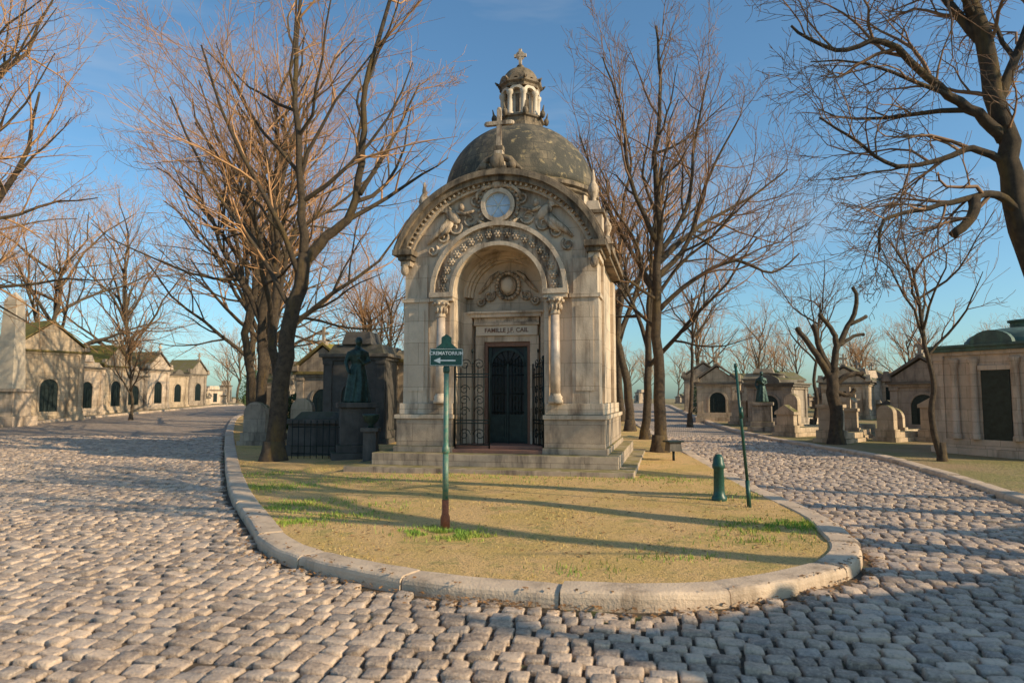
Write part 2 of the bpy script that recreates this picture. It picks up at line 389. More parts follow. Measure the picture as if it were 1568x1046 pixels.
for cx,cy,r,n in [(-.85,7.85,.33,1500),(-.5,7.6,.25,800),(-3.0,9.6,.5,1700),(-2.7,8.4,.35,1100),(-2.1,8.8,.4,600),(-4.1,11.5,.6,1700),(3.0,8.1,.45,1300),(1.6,6.6,.3,260),(2.6,7.4,.4,500),(-1.9,9.6,.5,300),(.6,6.1,.3,160),(3.4,8.3,.3,700),(-2.6,12.5,.9,1100),(2.8,12.4,.7,900),(1.2,12.6,.9,800),(-.6,12.9,.9,700),(-5.0,13.5,.8,900),(3.4,10.5,.5,400)]:
    for _ in range(n): 
        x=cx+rng.gauss(0,r*.75); y=cy+rng.gauss(0,r*.5)
        if noise.noise(Vector((x*5,y*5,2)))>-.08: pts.append((x,y))
px=np.array(pts); kk=inpoly(px[:,0],px[:,1],inner); pts=[tuple(p) for p in px[kk]]
blades('grass_tufts',pts,m_grassg,.015,.07,5)
m_leaf=plain('dead_leaf',(.32,.16,.06),.9,0,.5,4)
b=B(); rr=random.Random(9)
for _ in range(1500):
    if rr.random()<.5:
        p=rr.choice(isl[35:110]); x=p[0]+rr.gauss(0,.12); y=p[1]-abs(rr.gauss(0,.12)); z=H(x,y)+.038
        if inp(x,y,isl): z=islz(x,y)+.035
    else:
        x=rr.uniform(-3,3.5); y=rr.uniform(6.5,13); z=islz(x,y)+.008
        if not inp(x,y,inner): z=H(x,y)+.038
    s=rr.uniform(.012,.03); a=rr.uniform(0,6.3); c,q=math.cos(a)*s,math.sin(a)*s
    b.add([(x-c,y-q,z),(x+q*.6,y-c*.6,z+rr.uniform(0,.015)),(x+c,y+q,z+.006),(x-q*.6,y+c*.6,z+rr.uniform(0,.015))],[(0,1,2,3)],m_leaf)
b.obj('fallen_leaves')

# ------------------------------------------------------------ chapel
chapel=empty('domed_mausoleum_chapel',(-.27,14.0,0),R(-13))
HW=2.02
b=B()
b.box(-2.95,2.75,-.95,5,-.3,.26,m_base); b.box(-2.55,2.45,-.5,4.7,.255,.5,m_base)
for s in (-1,1):
    X=lambda a,c:(min(s*a,s*c),max(s*a,s*c))
    b.box(*X(.93,2.22),-.18,4.3,.498,.62,m_base); b.box(*X(.96,2.17),-.14,4.25,.62,1.18,m_base)
    b.box(*X(.94,2.21),-.18,4.29,1.18,1.27,m_front); b.box(*X(.97,2.13),-.09,4.2,1.27,1.5,m_front)
b.obj('plinth',chapel,.012)
b=B()
b.box(-.93,.93,-.16,.9,.498,.57,m_brick); b.box(-.95,.95,.05,.9,.57,.64,m_brick); b.obj('door_step',chapel,.01)
b=B()
for s in (-1,1):
    X=lambda a,c:(min(s*a,s*c),max(s*a,s*c))
    b.box(*X(.95,HW),0,.9,1.498,3.8,m_front); b.box(*X(.97,HW-.03),.9,4.1,.6,4.8,m_front)
    b.box(*X(1.52,HW+.04),-.055,.5,1.5,3.62,m_front)
    b.box(*X(1.48,HW+.08),-.09,.54,3.62,3.70,m_front); b.box(*X(1.55,HW+.02),-.05,.5,3.70,4.42,m_front)
    b.box(*X(1.60,1.95),-.075,0,1.75,3.45,m_front)
    b.box(*X(HW-.1,HW+.05),3.5,4.15,1.5,4.5,m_front); b.box(*X(HW-.1,HW+.03),1.2,1.5,1.5,4.5,m_front)
b.box(-.97,.97,1.0,4.1,.5,4.8,m_front)
inn=[];out=[];na=48
for i in range(na+1):
    a=pi*i/na; c,q=math.cos(a),math.sin(a); inn.append((.95*c,3.8+.95*q))
    dz=.15; Rr=2.27; B_=-dz*q; disc=B_*B_-(dz*dz-Rr*Rr); t=-B_+math.sqrt(disc)
    if abs(c)>1e-6: t=min(t,HW/abs(c))
    out.append((t*c,3.8+t*q))
v=[];f=[]
for (ix,iz),(ox,oz) in zip(inn,out): v+=[(ix,0,iz),(ox,0,oz),(ox,.7,oz),(ix,.9,iz)]
for i in range(na):
    for k in range(4): f.append((4*i+k,4*i+4+k,4*i+4+(k+1)%4,4*i+(k+1)%4))
b.add(v,f,m_front)
poly=[(-.96,.6),(.96,.6)]+[(.96*math.cos(pi*i/24),3.8+.96*math.sin(pi*i/24)) for i in range(25)]
b.prism(poly,.86,1.01,m_front)
b.obj('walls',chapel,fix=True)
b=B()
b.arc(0,3.8,1.0,1.42,0,180,-.09,.02,m_relief,48); b.arc(0,3.8,.945,1.03,0,180,-.16,.05,m_front,48); b.arc(0,3.8,1.36,1.45,0,180,-.17,.02,m_front,48)
for r,y in ((.93,.60),(.88,.68),(.83,.76)): b.arc(0,3.8,r-.05,r+.04,0,180,y,y+.3,m_front,40)
for i in range(19):
    a=R(4.7+9.5*i); c,q=math.cos(a),math.sin(a); p=(1.195*c,-.10,3.8+1.195*q)
    b.ell(p,(.075,.035,.075),m_relief,10); b.ell((p[0],p[1]-.03,p[2]),(.03,.025,.03),m_relief,6)
    for k in range(6):
        t=k*pi/3; b.ell((p[0]+.06*math.cos(t),p[1]-.012,p[2]+.06*math.sin(t)),(.028,.03,.028),m_relief,6)
for s in (-1,1):
    X=lambda a,c:(min(s*a,s*c),max(s*a,s*c))
    b.box(*X(.94,1.46),-.2,.9,3.70,3.8,m_front); b.box(*X(.95,1.44),-.17,.0,3.62,3.70,m_front)
    cx=s*1.2
    b.lathe([(.15,1.5),(.15,1.56),(.13,1.58),(.14,1.63),(.105,1.67),(.105,1.7)],cx,-.16,m_front)
    b.lathe([(.1,1.7),(.1,2.3),(.085,3.28)],cx,-.16,m_pink,20)
    b.lathe([(.09,3.27),(.11,3.29),(.09,3.31),(.1,3.42),(.15,3.56),(.17,3.62)],cx,-.16,m_relief,12)
    for k in range(10):
        t=2*pi*k/10
        b.ell((cx+.12*math.cos(t),-.16+.12*math.sin(t),3.42),(.03,.03,.07),m_relief,6); b.ell((cx+.16*math.cos(t+.3),-.16+.16*math.sin(t+.3),3.55),(.035,.035,.04),m_relief,6)
    b.box(*X(.955,1.05),-.05,0,1.5,3.62,m_front)
b.obj('archivolt_and_columns',chapel)
b=B()
A=19.5
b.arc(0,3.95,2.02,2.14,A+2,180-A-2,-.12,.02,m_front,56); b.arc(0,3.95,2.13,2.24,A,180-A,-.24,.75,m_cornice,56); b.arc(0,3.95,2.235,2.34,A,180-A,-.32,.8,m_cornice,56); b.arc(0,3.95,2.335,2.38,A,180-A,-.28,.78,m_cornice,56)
for i in range(44):
    a=R(A+4+i*(180-2*A-8)/43); c,q=math.cos(a),math.sin(a)
    b.M=Matrix.Translation((2.10*c,-.15,3.95+2.10*q))@Matrix.Rotation(pi/2-a,4,'Y')
    b.box(-.022,.022,-.04,.04,-.03,.04,m_relief)
b.M=None
for s in (-1,1):
    X=lambda a,c:(min(s*a,s*c),max(s*a,s*c))
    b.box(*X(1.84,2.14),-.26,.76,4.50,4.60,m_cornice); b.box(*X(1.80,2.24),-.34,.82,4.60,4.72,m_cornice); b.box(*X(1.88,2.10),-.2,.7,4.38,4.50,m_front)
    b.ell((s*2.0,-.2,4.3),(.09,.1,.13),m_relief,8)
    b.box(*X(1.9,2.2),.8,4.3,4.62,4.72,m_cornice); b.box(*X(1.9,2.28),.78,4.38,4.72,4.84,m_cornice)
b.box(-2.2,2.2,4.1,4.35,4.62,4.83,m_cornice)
b.obj('pediment_cornice',chapel,.008)
b=B()
def spiral(cx,cz,r,a0,turns,sgn,y=-.03,th=.035):
    P=[];Q=[]
    for i in range(22):
        t=i/21; a=a0+sgn*turns*2*pi*t; rr=r*(1-.85*t); P.append((cx+rr*math.cos(a),y-.03*t,cz+rr*math.sin(a))); Q.append(th*(1-.5*t))
    b.tube(P,Q,m_relief,6)
for s in (-1,1):
    for cx,cz,r,a0,t in [(.62,5.35,.17,3.3,1.3),(.95,5.18,.16,2.6,1.2),(1.22,5.0,.13,2.6,1.2),(.50,5.75,.12,4,1.2),(1.45,4.72,.13,2.2,1.2)]:
        spiral(s*cx,cz,r,a0 if s>0 else pi-a0,t,s)
    b.ell((s*.98,-.06,5.42),(.12,.07,.2),m_relief,10,Matrix.Rotation(s*.7,3,'Y')); b.ell((s*.80,-.09,5.60),(.07,.07,.085),m_relief,10)
    b.tube([(s*.9,-.08,5.52),(s*.72,-.1,5.45),(s*.5,-.08,5.52)],[.045,.04,.03],m_relief,6)
    b.tube([(s*1.05,-.07,5.32),(s*1.22,-.09,5.15),(s*1.4,-.07,5.02),(s*1.55,-.05,4.86)],[.09,.085,.06,.03],m_relief,8)
    b.tube([(s*1.02,-.07,5.30),(s*1.12,-.09,5.12),(s*1.28,-.07,4.98)],[.07,.07,.03],m_relief,8)
    for k in range(6):
        t=.25+k*.16; b.tube([(s*1.0,-.05,5.5),(s*(1.0+.17*math.cos(t)*1.2),-.07,5.5+.2*math.sin(t)),(s*(1.0+.42*math.cos(t)),-.03,5.5+.33*math.sin(t)-.1)],[.035,.035,.012],m_relief,5)
b.arc(0,5.6,.27,.36,0,360,-.14,.0,m_front,40); b.arc(0,5.6,.38,.44,0,360,-.07,.0,m_relief,40)
for k in range(28):
    a=2*pi*k/28; b.ell((.43*math.cos(a),-.06,5.6+.43*math.sin(a)),(.045,.05,.045),m_relief,6)
b.ell((0,-.12,6.05),(.14,.08,.12),m_relief,10)
for s in (-1,1):
    b.tube([(s*.1,-.1,6.02),(s*.3,-.12,5.98),(s*.45,-.1,5.85),(s*.47,-.08,5.7)],[.05,.055,.045,.02],m_relief,6)
    b.tube([(s*.1,-.1,5.14),(s*.3,-.12,5.2),(s*.45,-.1,5.32)],[.04,.05,.02],m_relief,6)
b.ell((0,.80,4.05),(.19,.09,.22),m_relief,16); b.ell((0,.74,4.05),(.14,.07,.17),m_plaque,16)
for k in range(22):
    a=2*pi*k/22; b.ell((.25*math.cos(a),.80,4.05+.28*math.sin(a)),(.05,.06,.05),m_relief,6)
for s in (-1,1):
    spiral(s*.42,3.85,.13,2.5 if s>0 else pi-2.5,1.3,s,.82); spiral(s*.62,3.72,.1,2.5 if s>0 else pi-2.5,1.3,s,.82); b.tube([(s*.2,.8,4.35),(s*.35,.78,4.25),(s*.5,.8,4.05),(s*.66,.82,3.9)],[.04,.05,.05,.02],m_relief,6)
b.obj('carved_reliefs',chapel)
b=B(); b.arc(0,5.6,.0,.275,0,360,-.06,-.03,m_glass,32)
for k in range(6):
    a=k*pi/3; b.tube([(0,-.07,5.6),(.26*math.cos(a),-.07,5.6+.26*math.sin(a))],.008,m_white,4)
b.obj('rose_window',chapel)
DW=.44
b=B()
for s in (-1,1):
    X=lambda a,c:(min(s*a,s*c),max(s*a,s*c))
    b.box(*X(DW+.07,.70),.70,.87,.64,2.95,m_front); b.box(*X(DW,DW+.07),.76,.88,.64,2.8,m_frame); b.box(*X(.76,.95),.6,.87,.64,3.47,m_front)
b.box(-DW-.07,DW+.07,.758,.88,2.72,2.82,m_frame); b.box(-DW-.07,DW+.07,.72,.87,2.82,2.951,m_front)
b.box(-.68,.68,.66,.88,2.95,3.17,m_plaque); b.box(-.72,.72,.62,.88,3.17,3.24,m_front); b.box(-.78,.78,.56,.88,3.34,3.42,m_front); b.box(-.72,.72,.64,.88,3.24,3.34,m_relief); b.box(-.84,.84,.52,.88,3.42,3.47,m_front)
b.obj('door_case',chapel,.006)
b=B()
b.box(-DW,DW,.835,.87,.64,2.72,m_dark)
b.box(-DW+.01,-DW+.08,.80,.84,.64,2.7,m_door); b.box(DW-.08,DW-.01,.80,.84,.64,2.7,m_door); b.box(-.02,.02,.795,.84,.64,2.35,m_door)
b.arc(0,2.28,DW-.09,DW-.03,0,180,.80,.835,m_door,20)
for s in (-1,1):
    b.box(min(s*.03,s*.36),max(s*.03,s*.36),.81,.84,.68,1.25,m_door); b.box(min(s*.08,s*.31),max(s*.08,s*.31),.795,.82,.74,1.18,m_door)
    for x in (.09,.16,.23,.30): b.tube([(s*x,.81,1.25),(s*x,.81,2.45)],.009,m_iron,5)
    for z in (1.4,1.6,1.8,2.0,2.2): b.arc(s*.19,z,.06,.08,0,360,.80,.815,m_iron,14)
for z in (1.3,1.7,2.1,2.3): b.tube([(-.36,.81,z),(.36,.81,z)],.01,m_iron,5)
for k in range(7):
    a=pi*(k+.5)/7; b.tube([(0,.81,2.3),(.35*math.cos(a),.81,2.3+.35*math.sin(a))],.008,m_iron,4)
b.obj('door',chapel)
def gate(name,w,loc,rz):
    b=B()
    b.tube([(0,0,0),(0,0,1.8)],.022,m_iron,6); b.tube([(w,0,0),(w,0,1.75)],.018,m_iron,6); b.ell((0,0,1.84),(.035,.035,.05),m_iron)
    for z in (.06,.5,.56,1.45,1.51): b.box(0,w,-.012,.012,z,z+.025,m_iron)
    n=6
    for i in range(1,n):
        x=w*i/n; b.tube([(x,0,.06),(x,0,1.53+.12*math.sin(pi*i/n))],.009,m_iron,5); b.ell((x,0,1.56+.12*math.sin(pi*i/n)),(.015,.015,.04),m_iron,6)
    def sp(cx,cz,r,a0,sg,t=1.4): b.tube([(cx+r*(1-.8*i/18)*math.cos(a0+sg*t*2*pi*i/18),-.012,cz+r*(1-.8*i/18)*math.sin(a0+sg*t*2*pi*i/18)) for i in range(19)],.009,m_iron,4)
    for cz in (.75,.98,1.2):
        sp(w*.28,cz,.11,0,1); sp(w*.72,cz,.11,pi,-1)
    sp(w*.28,.28,.13,0,1); sp(w*.72,.28,.13,pi,-1); sp(w*.3,1.72,.12,0,1); sp(w*.7,1.72,.12,pi,-1)
    b.tube([(w*.5,0,1.5),(w*.5,0,1.98)],.01,m_iron,5); b.ell((w*.5,0,2.0),(.03,.02,.05),m_iron,6)
    o=b.obj(name,chapel); o.location=loc; o.rotation_euler=(0,0,rz); return o
gate('gate_leaf_a',.72,(-.93,-.02,.58),R(6)); gate('gate_leaf_b',.72,(.93,-.02,.58),R(118))
cy=2.1
b=B()
b.box(-1.95,1.95,.3,4.0,4.78,5.25,m_front); b.lathe([(1.86,5.2),(1.86,5.3),(1.74,5.36),(1.74,6.12),(1.8,6.16),(1.8,6.2),(1.87,6.24),(1.87,6.32),(1.82,6.36)],0,cy,m_cornice,48,smooth=False)
for k in range(16):
    a=2*pi*k/16; b.M=Matrix.Translation((0,cy,0))@Matrix.Rotation(a,4,'Z'); b.box(1.7,1.79,-.09,.09,5.36,6.13,m_front)
b.M=None; b.obj('drum',chapel)
b=B(); pr=[(1.80,0)]
for i in range(1,15):
    t=i/14*R(73); pr.append((1.80*math.cos(t),1.74*math.sin(t)))
b.lathe(pr,0,0,m_dome,64)
o=b.obj('dome',chapel); o.location=(0,cy,6.34)
b=B(); b.M=Matrix.Translation((0,0,-.10))
b.lathe([(.62,8.08),(.62,8.16),(.55,8.2),(.55,8.3),(.60,8.33),(.60,8.37),(.5,8.4)],0,cy,m_cornice,8,R(22.5),False)
b.lathe([(.33,8.38),(.33,9.15)],0,cy,m_plaque,8,R(22.5),False)
ML=b.M
for k in range(8):
    a=R(22.5+45*k); x,y=.43*math.cos(a),cy+.43*math.sin(a); b.lathe([(.085,8.38),(.085,8.46),(.06,8.48),(.06,8.88),(.09,8.93),(.09,9.0)],x,y,m_plaque,8)
    b.ell((.64*math.cos(a),cy+.64*math.sin(a),8.4),(.07,.07,.10),m_cornice,6); b.tube([(.64*math.cos(a),cy+.64*math.sin(a),8.45),(.68*math.cos(a),cy+.68*math.sin(a),8.62)],[.035,.01],m_cornice,5)
    b.tube([(.55*math.cos(a),cy+.55*math.sin(a),9.24),(.62*math.cos(a),cy+.62*math.sin(a),9.3)],[.04,.015],m_cornice,5)
    a=R(45*k); b.M=ML@Matrix.Translation((0,cy,0))@Matrix.Rotation(a-pi/2,4,'Z'); b.arc(0,8.93,.115,.19,0,180,.36,.45,m_plaque,10); b.box(-.05,.05,.29,.312,8.5,8.95,m_cornice)
    b.arc(0,9.24,.05,.15,0,180,.38,.50,m_cornice,8); b.M=ML
b.lathe([(.49,9.1),(.50,9.16),(.56,9.2),(.56,9.25),(.48,9.28),(.46,9.32)],0,cy,m_cornice,8,R(22.5),False)
b.lathe([(.43,9.3)]+[(.43*math.cos(t),9.32+.38*math.sin(t)) for t in [R(10*i) for i in range(9)]]+[(.06,9.72),(.09,9.76),(.05,9.8)],0,cy,m_cornice,24)
b.box(-.035,.035,cy-.03,cy+.03,9.78,10.2,m_relief); b.box(-.15,.15,cy-.032,cy+.032,10.0,10.07,m_relief); b.arc(0,10.035,.075,.11,0,360,cy-.025,cy+.025,m_relief,16)
b.M=None; b.obj('lantern',chapel)
b=B()
for s in (-1,1):
    for yy in (.65,3.9):
        x=s*1.90
        b.box(x-.2,x+.2,yy-.2,yy+.2,4.83,5.45,m_front); b.box(x-.25,x+.25,yy-.25,yy+.25,5.45,5.53,m_cornice); b.box(x-.17,x+.17,yy-.17,yy+.17,5.53,5.75,m_front,.05,.05)
        b.lathe([(.09,5.74),(.06,5.82),(.11,5.92),(.13,6.0),(.10,6.1),(.045,6.2),(.05,6.24),(.02,6.45)],x,yy,m_relief,12)
b.obj('pinnacles',chapel,.008)
b=B()
b.box(-.2,.2,-.22,.2,6.28,6.4,m_cornice); b.ell((0,-.2,6.5),(.16,.1,.18),m_cornice,10)
for s in (-1,1):
    b.tube([(s*.08,-.1,6.62),(s*.25,-.12,6.55),(s*.38,-.1,6.42),(s*.5,-.08,6.33)],[.07,.08,.06,.03],m_cornice,8); b.ell((s*.3,-.12,6.42),(.12,.1,.1),m_cornice,8)
b.box(-.12,.12,-.12,.12,6.4,6.78,m_relief,.03,.03); b.box(-.1,.1,-.09,.09,6.78,6.88,m_cornice)
b.box(-.055,.055,-.05,.05,6.88,7.68,m_relief,.01,.01); b.box(-.28,.28,-.048,.048,7.34,7.43,m_relief)
for p in ((-.28,7.385),(.28,7.385),(0,7.69)): b.ell((p[0],0,p[1]),(.055,.05,.055),m_relief,6)
b.obj('pediment_cross',chapel,.008)
text('FAMILLE J.F. CAIL','inscription',chapel,(0,.652,3.06),(R(90),0,0),.13,m_frame,off=.002)

# ------------------------------------------------------------ street furniture
s=empty('crematorium_sign',(-.78,8.12,.0),R(3))
b=B()
b.lathe([(.055,.05),(.055,.22),(.04,.26),(.04,.42)],0,0,m_rust,14); b.lathe([(.036,.42),(.034,.95)],0,0,m_greenl,14)
b.lathe([(.034,.95),(.045,.97),(.045,1.02),(.034,1.04),(.03,1.1),(.03,2.0)],0,0,m_greenl,14)
b.lathe([(.034,1.90),(.04,1.92),(.04,1.96),(.034,1.98),(.034,2.2)],0,0,m_green,14)
b.obj('post',s)
b=B(); b.box(-.195,.195,-.055,-.03,1.98,2.19,m_green); b.box(-.05,.05,-.03,.03,2.02,2.15,m_green); b.prism([(-.13,2.19),(.13,2.19),(.06,2.25),(.06,2.32),(0,2.36),(-.06,2.32),(-.06,2.25)],-.05,-.03,m_green)
b.box(-.19,.19,-.058,-.0545,1.985,1.990,m_white); b.box(-.19,.19,-.058,-.0545,2.18,2.185,m_white); b.box(-.19,-.185,-.058,-.0545,1.990,2.18,m_white); b.box(.185,.19,-.058,-.0545,1.990,2.18,m_white)
b.obj('plate',s,.002)
text('CREMATORIUM','lettering',s,(0,-.058,2.13),(R(90),0,0),.057,m_white,off=.0012)
b=B(); b.box(-.08,.11,-.060,-.0555,2.038,2.054,m_white); b.prism([(-.15,2.046),(-.07,2.082),(-.07,2.010)],-.060,-.0555,m_white); b.obj('arrow',s)
b=B(); b.tube([(0,0,.0),(-.02,0,.4)],.03,m_green,12); b.tube([(-.02,0,.4),(-.13,.02,1.95)],[.022,.019],m_green,12); b.ell((-.132,.02,1.97),(.026,.026,.04),m_green); b.tube([(-.075,0,1.25),(-.085,0,1.4)],.03,m_green,10)
b.obj('leaning_signpost',loc=(3.25,9.5,.08))
b=B(); b.lathe([(.11,0),(.11,.1),(.085,.13),(.078,.2),(.072,.5),(.09,.52),(.09,.57),(.078,.59),(.072,.66),(.045,.71),(.0,.72)],0,0,m_green,20); b.obj('iron_bollard',loc=(3.02,10.1,.07))
b=B(); b.tube([(0,0,0),(0,0,.35)],.03,m_iron,8); b.box(-.16,.16,-.12,.12,.3,.5,m_tombs[3],.02,.02); b.box(-.19,.19,-.15,.15,.5,.54,m_iron); b.obj('grave_marker_box',loc=(3.7,15.8,.1),rotz=.3)

# ------------------------------------------------------------ tombs
def mausoleum(x,y,rot,w,d,h,mat,roof='gable',rm=None,name='mausoleum',cross=True,door=True):
    b=B(); rm=rm or m_roofstone; hb=h*.72 if roof=='gable' else h*.8; w2=w/2
    b.box(-w2-.12,w2+.12,-.12,d+.12,-.3,.22,mat); b.box(-w2-.05,w2+.05,-.05,d+.05,.22,.45,mat); b.box(-w2,w2,0,d,.45,hb-.2,mat)
    b.box(-w2-.06,w2+.06,-.06,d+.06,hb-.2,hb-.1,mat); b.box(-w2-.14,w2+.14,-.14,d+.14,hb-.1,hb,rm)
    for s in (-1,1):
        xx=s*(w2-.12); b.box(xx-.13,xx+.13,-.045,.05,.45,hb-.32,mat); b.box(xx-.16,xx+.16,-.075,.06,hb-.32,hb-.2,mat)
        for yy in (.12,d-.12): b.box(min(s*(w2-.02),s*(w2+.04)),max(s*(w2-.02),s*(w2+.04)),yy-.12,yy+.12,.45,hb-.21,mat)
    if door:
        dw=min(.42,w*.2); dh=min(1.7,hb*.55); b.box(-dw-.1,-dw,-.05,.02,.45,dh,mat); b.box(dw,dw+.1,-.05,.02,.45,dh,mat); b.arc(0,dh,dw,dw+.1,0,180,-.05,.02,mat,14)
        b.box(-dw,dw,-.012,.02,.3,dh,m_door); b.arc(0,dh,0.0,dw,0,180,-.012,.02,m_door,14)
        for q in (-.5,0,.5): b.tube([(q*dw,-.025,.5),(q*dw,-.025,dh+.1)],.012,m_iron,4)
    else:
        for s in (-1,1):
            for xx in (w2-.55,w2*.32): b.lathe([(.12,.45),(.12,.55),(.09,.6),(.08,hb-.5),(.12,hb-.38),(.13,hb-.3)],s*xx,-.08,mat,12)
        b.box(-w2*.22,w2*.22,-.03,.02,.45,hb-.6,m_door); b.box(-w2*.26,w2*.26,-.06,.02,hb-.6,hb-.48,mat)
    if roof=='gable':
        b.prism([(-w2-.14,hb),(w2+.14,hb),(0,h)],-.1,d+.1,mat)
        for s in (-1,1):
            v=[(s*(w2+.24),-.2,hb+.0),(s*(w2+.24),d+.2,hb+.0),(0,d+.2,h+.07),(0,-.2,h+.07),(s*(w2+.24),-.2,hb+.1),(s*(w2+.24),d+.2,hb+.1),(0,d+.2,h+.18),(0,-.2,h+.18)]
            b.add(v,[(0,1,2,3),(4,5,6,7),(0,3,7,4),(1,2,6,5),(0,1,5,4),(2,3,7,6)],rm)
        if cross: b.box(-.05,.05,-.1,0,h+.1,h+.75,mat); b.box(-.2,.2,-.098,-.002,h+.45,h+.55,mat); b.box(-.13,.13,-.16,.1,h+.05,h+.22,mat)
        for s in (-1,1): b.box(s*(w2+.05)-.14,s*(w2+.05)+.14,-.22,.08,hb+.02,hb+.38,mat,.04,.04)
    elif roof=='flat':
        b.box(-w2+.05,w2-.05,.05,d-.05,hb,hb+.3,mat,.15,.15); b.box(-w2*.5,w2*.5,.1,d*.5,hb+.3,h,mat,.1,.1)
    else:
        b.box(-w2-.2,w2+.2,-.2,d+.2,hb,hb+.07,rm); b.prism([(-.5,hb+.07),(.5,hb+.07)]+[(.5*math.cos(pi*i/10),hb+.07+.33*math.sin(pi*i/10)) for i in range(1,10)],-.16,.0,rm)
        b.M=Matrix.Translation((0,d/2,0))@Matrix.Diagonal((w/d,1,1,1)); b.lathe([(d/2*.9,hb+.07),(d/2*.9-.02,hb+.2)]+[(d/2*.86*math.cos(R(t)),hb+.2+(h-hb-.35)*math.sin(R(t))) for t in range(5,80,8)]+[(.3,h-.16),(.3,h-.04),(.36,h-.02),(.36,h+.03),(.1,h+.06)],0,0,rm,24,smooth=True); b.M=None
    b.obj(name,loc=(x,y,H(x,y)+.05),rotz=rot,fix=True,bevel=.01)
T=m_tombs
fr=R(80)
mausoleum(-23.9,35.3,R(58),3.3,3.2,5.0,T[0],'gable',m_roofmoss,cross=False)
mausoleum(-25.0,40.2,fr,2.6,2.4,3.6,T[2],'flat')
mausoleum(-25.4,43.8,fr,2.0,2.4,4.2,T[0],'gable',m_roofmoss)
mausoleum(-25.9,46.8,R(70),2.2,2.4,3.1,T[1],'flat')
mausoleum(-26.2,50.6,fr,2.4,2.4,4.1,T[2],'gable')
mausoleum(-26.9,55.0,fr,2.6,2.4,3.3,T[0],'dome',m_roofstone)
mausoleum(-27.8,60.5,fr,2.4,2.4,3.9,T[1],'gable')
mausoleum(-30.2,36,fr,2.6,2.4,4.8,T[1],'gable')
mausoleum(-22.6,24.0,fr,2.6,2.4,3.2,T[0],'gable')
b=B(); b.box(-.8,.8,-.8,.8,-.2,.4,T[2]); b.box(-.6,.6,-.6,.6,.4,1.5,T[2]); b.box(-.7,.7,-.7,.7,1.5,1.65,T[2]); b.box(-.42,.42,-.42,.42,1.65,5.7,m_plaque,.14,.14); b.box(-.28,.28,-.28,.28,5.7,6.1,m_plaque,.27,.27)
b.obj('obelisk_monument',loc=(-22.9,31.2,H(0,31)+.05),bevel=.015)
mausoleum(-4.75,20.6,R(-8),1.9,2.4,3.45,T[3],'flat',m_roofstone,cross=False)
mausoleum(-2.9,21.6,R(-10),2.0,2.4,3.3,T[0],'flat',m_roofmoss)
mausoleum(-6.9,25.0,R(-8),2.0,2.4,3.2,T[1],'gable',m_roofmoss)
def statue(h,mat):
    b=B(); k=h/1.8
    b.lathe([(.34*k,0),(.33*k,.1*k),(.27*k,.5*k),(.22*k,.85*k),(.19*k,1.05*k),(.24*k,1.3*k),(.22*k,1.42*k),(.09*k,1.5*k),(.06*k,1.58*k)],0,0,mat,14)
    for i in range(9):
        a=2*pi*i/9; b.tube([(.33*k*math.cos(a),.33*k*math.sin(a),.02),(.25*k*math.cos(a+.15),.25*k*math.sin(a+.15),.6*k),(.18*k*math.cos(a+.2),.18*k*math.sin(a+.2),1.0*k)],[.06*k,.05*k,.03*k],mat,6)
    b.ell((.02*k,-.03*k,1.67*k),(.095*k,.115*k,.135*k),mat,12); b.ell((.02*k,.04*k,1.7*k),(.11*k,.11*k,.12*k),mat,10); b.ell((.02*k,-.145*k,1.66*k),(.02*k,.03*k,.03*k),mat,6)
    b.tube([(.22*k,0,1.38*k),(.3*k,-.06*k,1.12*k),(.14*k,-.26*k,1.05*k),(.02,-.28*k,1.2*k)],[.075*k,.06*k,.045*k,.035*k],mat,8)
    b.tube([(-.22*k,0,1.38*k),(-.32*k,-.04*k,1.1*k),(-.27*k,-.18*k,.85*k),(-.22*k,-.24*k,.8*k)],[.075*k,.06*k,.045*k,.04*k],mat,8)
    return b
def statue_on(name,x,y,h,ph,pw,mat,pm,rot=0):
    e=empty(name,(x,y,H(x,y)+.1),rot)
    b=B(); b.box(-pw*.75,pw*.75,-pw*.75,pw*.75,-.2,.18,pm); b.box(-pw*.6,pw*.6,-pw*.6,pw*.6,.18,.35,pm); b.box(-pw*.5,pw*.5,-pw*.5,pw*.5,.35,ph-.12,pm); b.box(-pw*.6,pw*.6,-pw*.6,pw*.6,ph-.12,ph,pm); b.obj('pedestal',e,.012)
    o=statue(h,mat).obj('figure',e); o.location=(0,0,ph-.01)
    md=o.modifiers.new('r','REMESH'); md.mode='VOXEL'; md.voxel_size=.025; md.use_smooth_shade=True
statue_on('bronze_statue',-3.75,16.6,1.6,1.35,.8,m_bronze,T[3],.3)
b=B(); b.box(-.9,.9,-.45,.45,-.1,.25,T[3]); b.box(-.75,.75,-.35,.35,.25,.8,T[3],.03,.03); b.box(-.85,.85,-.42,.42,.8,.92,T[3]); b.box(-.6,.6,-.3,.3,.92,1.1,T[3],.15,.12); b.obj('sarcophagus_tomb',loc=(-4.9,17.6,H(0,17)+.1),rotz=-.15,bevel=.015)
b=B(); b.box(-.2,.2,-.2,.2,-.2,.12,T[3]); b.box(-.14,.14,-.14,.14,.12,.78,T[3]); b.box(-.19,.19,-.19,.19,.78,.86,T[3]); b.lathe([(.08,.86),(.05,.92),(.15,1.0),(.19,1.12),(.2,1.16),(.12,1.14)],0,0,m_bronze,14); b.obj('urn_pedestal',loc=(-3.1,15.1,.1))
b=B()
for i in range(11):
    x=i*.16; b.tube([(x,0,0),(x,0,.85)],.01,m_iron,5); b.ell((x,0,.89),(.018,.018,.045),m_iron,5)
for z in (.12,.75): b.box(-.02,1.63,-.01,.01,z,z+.025,m_iron)
b.obj('iron_grave_fence',loc=(-5.3,16.6,H(0,16.6)+.1),rotz=-.2)
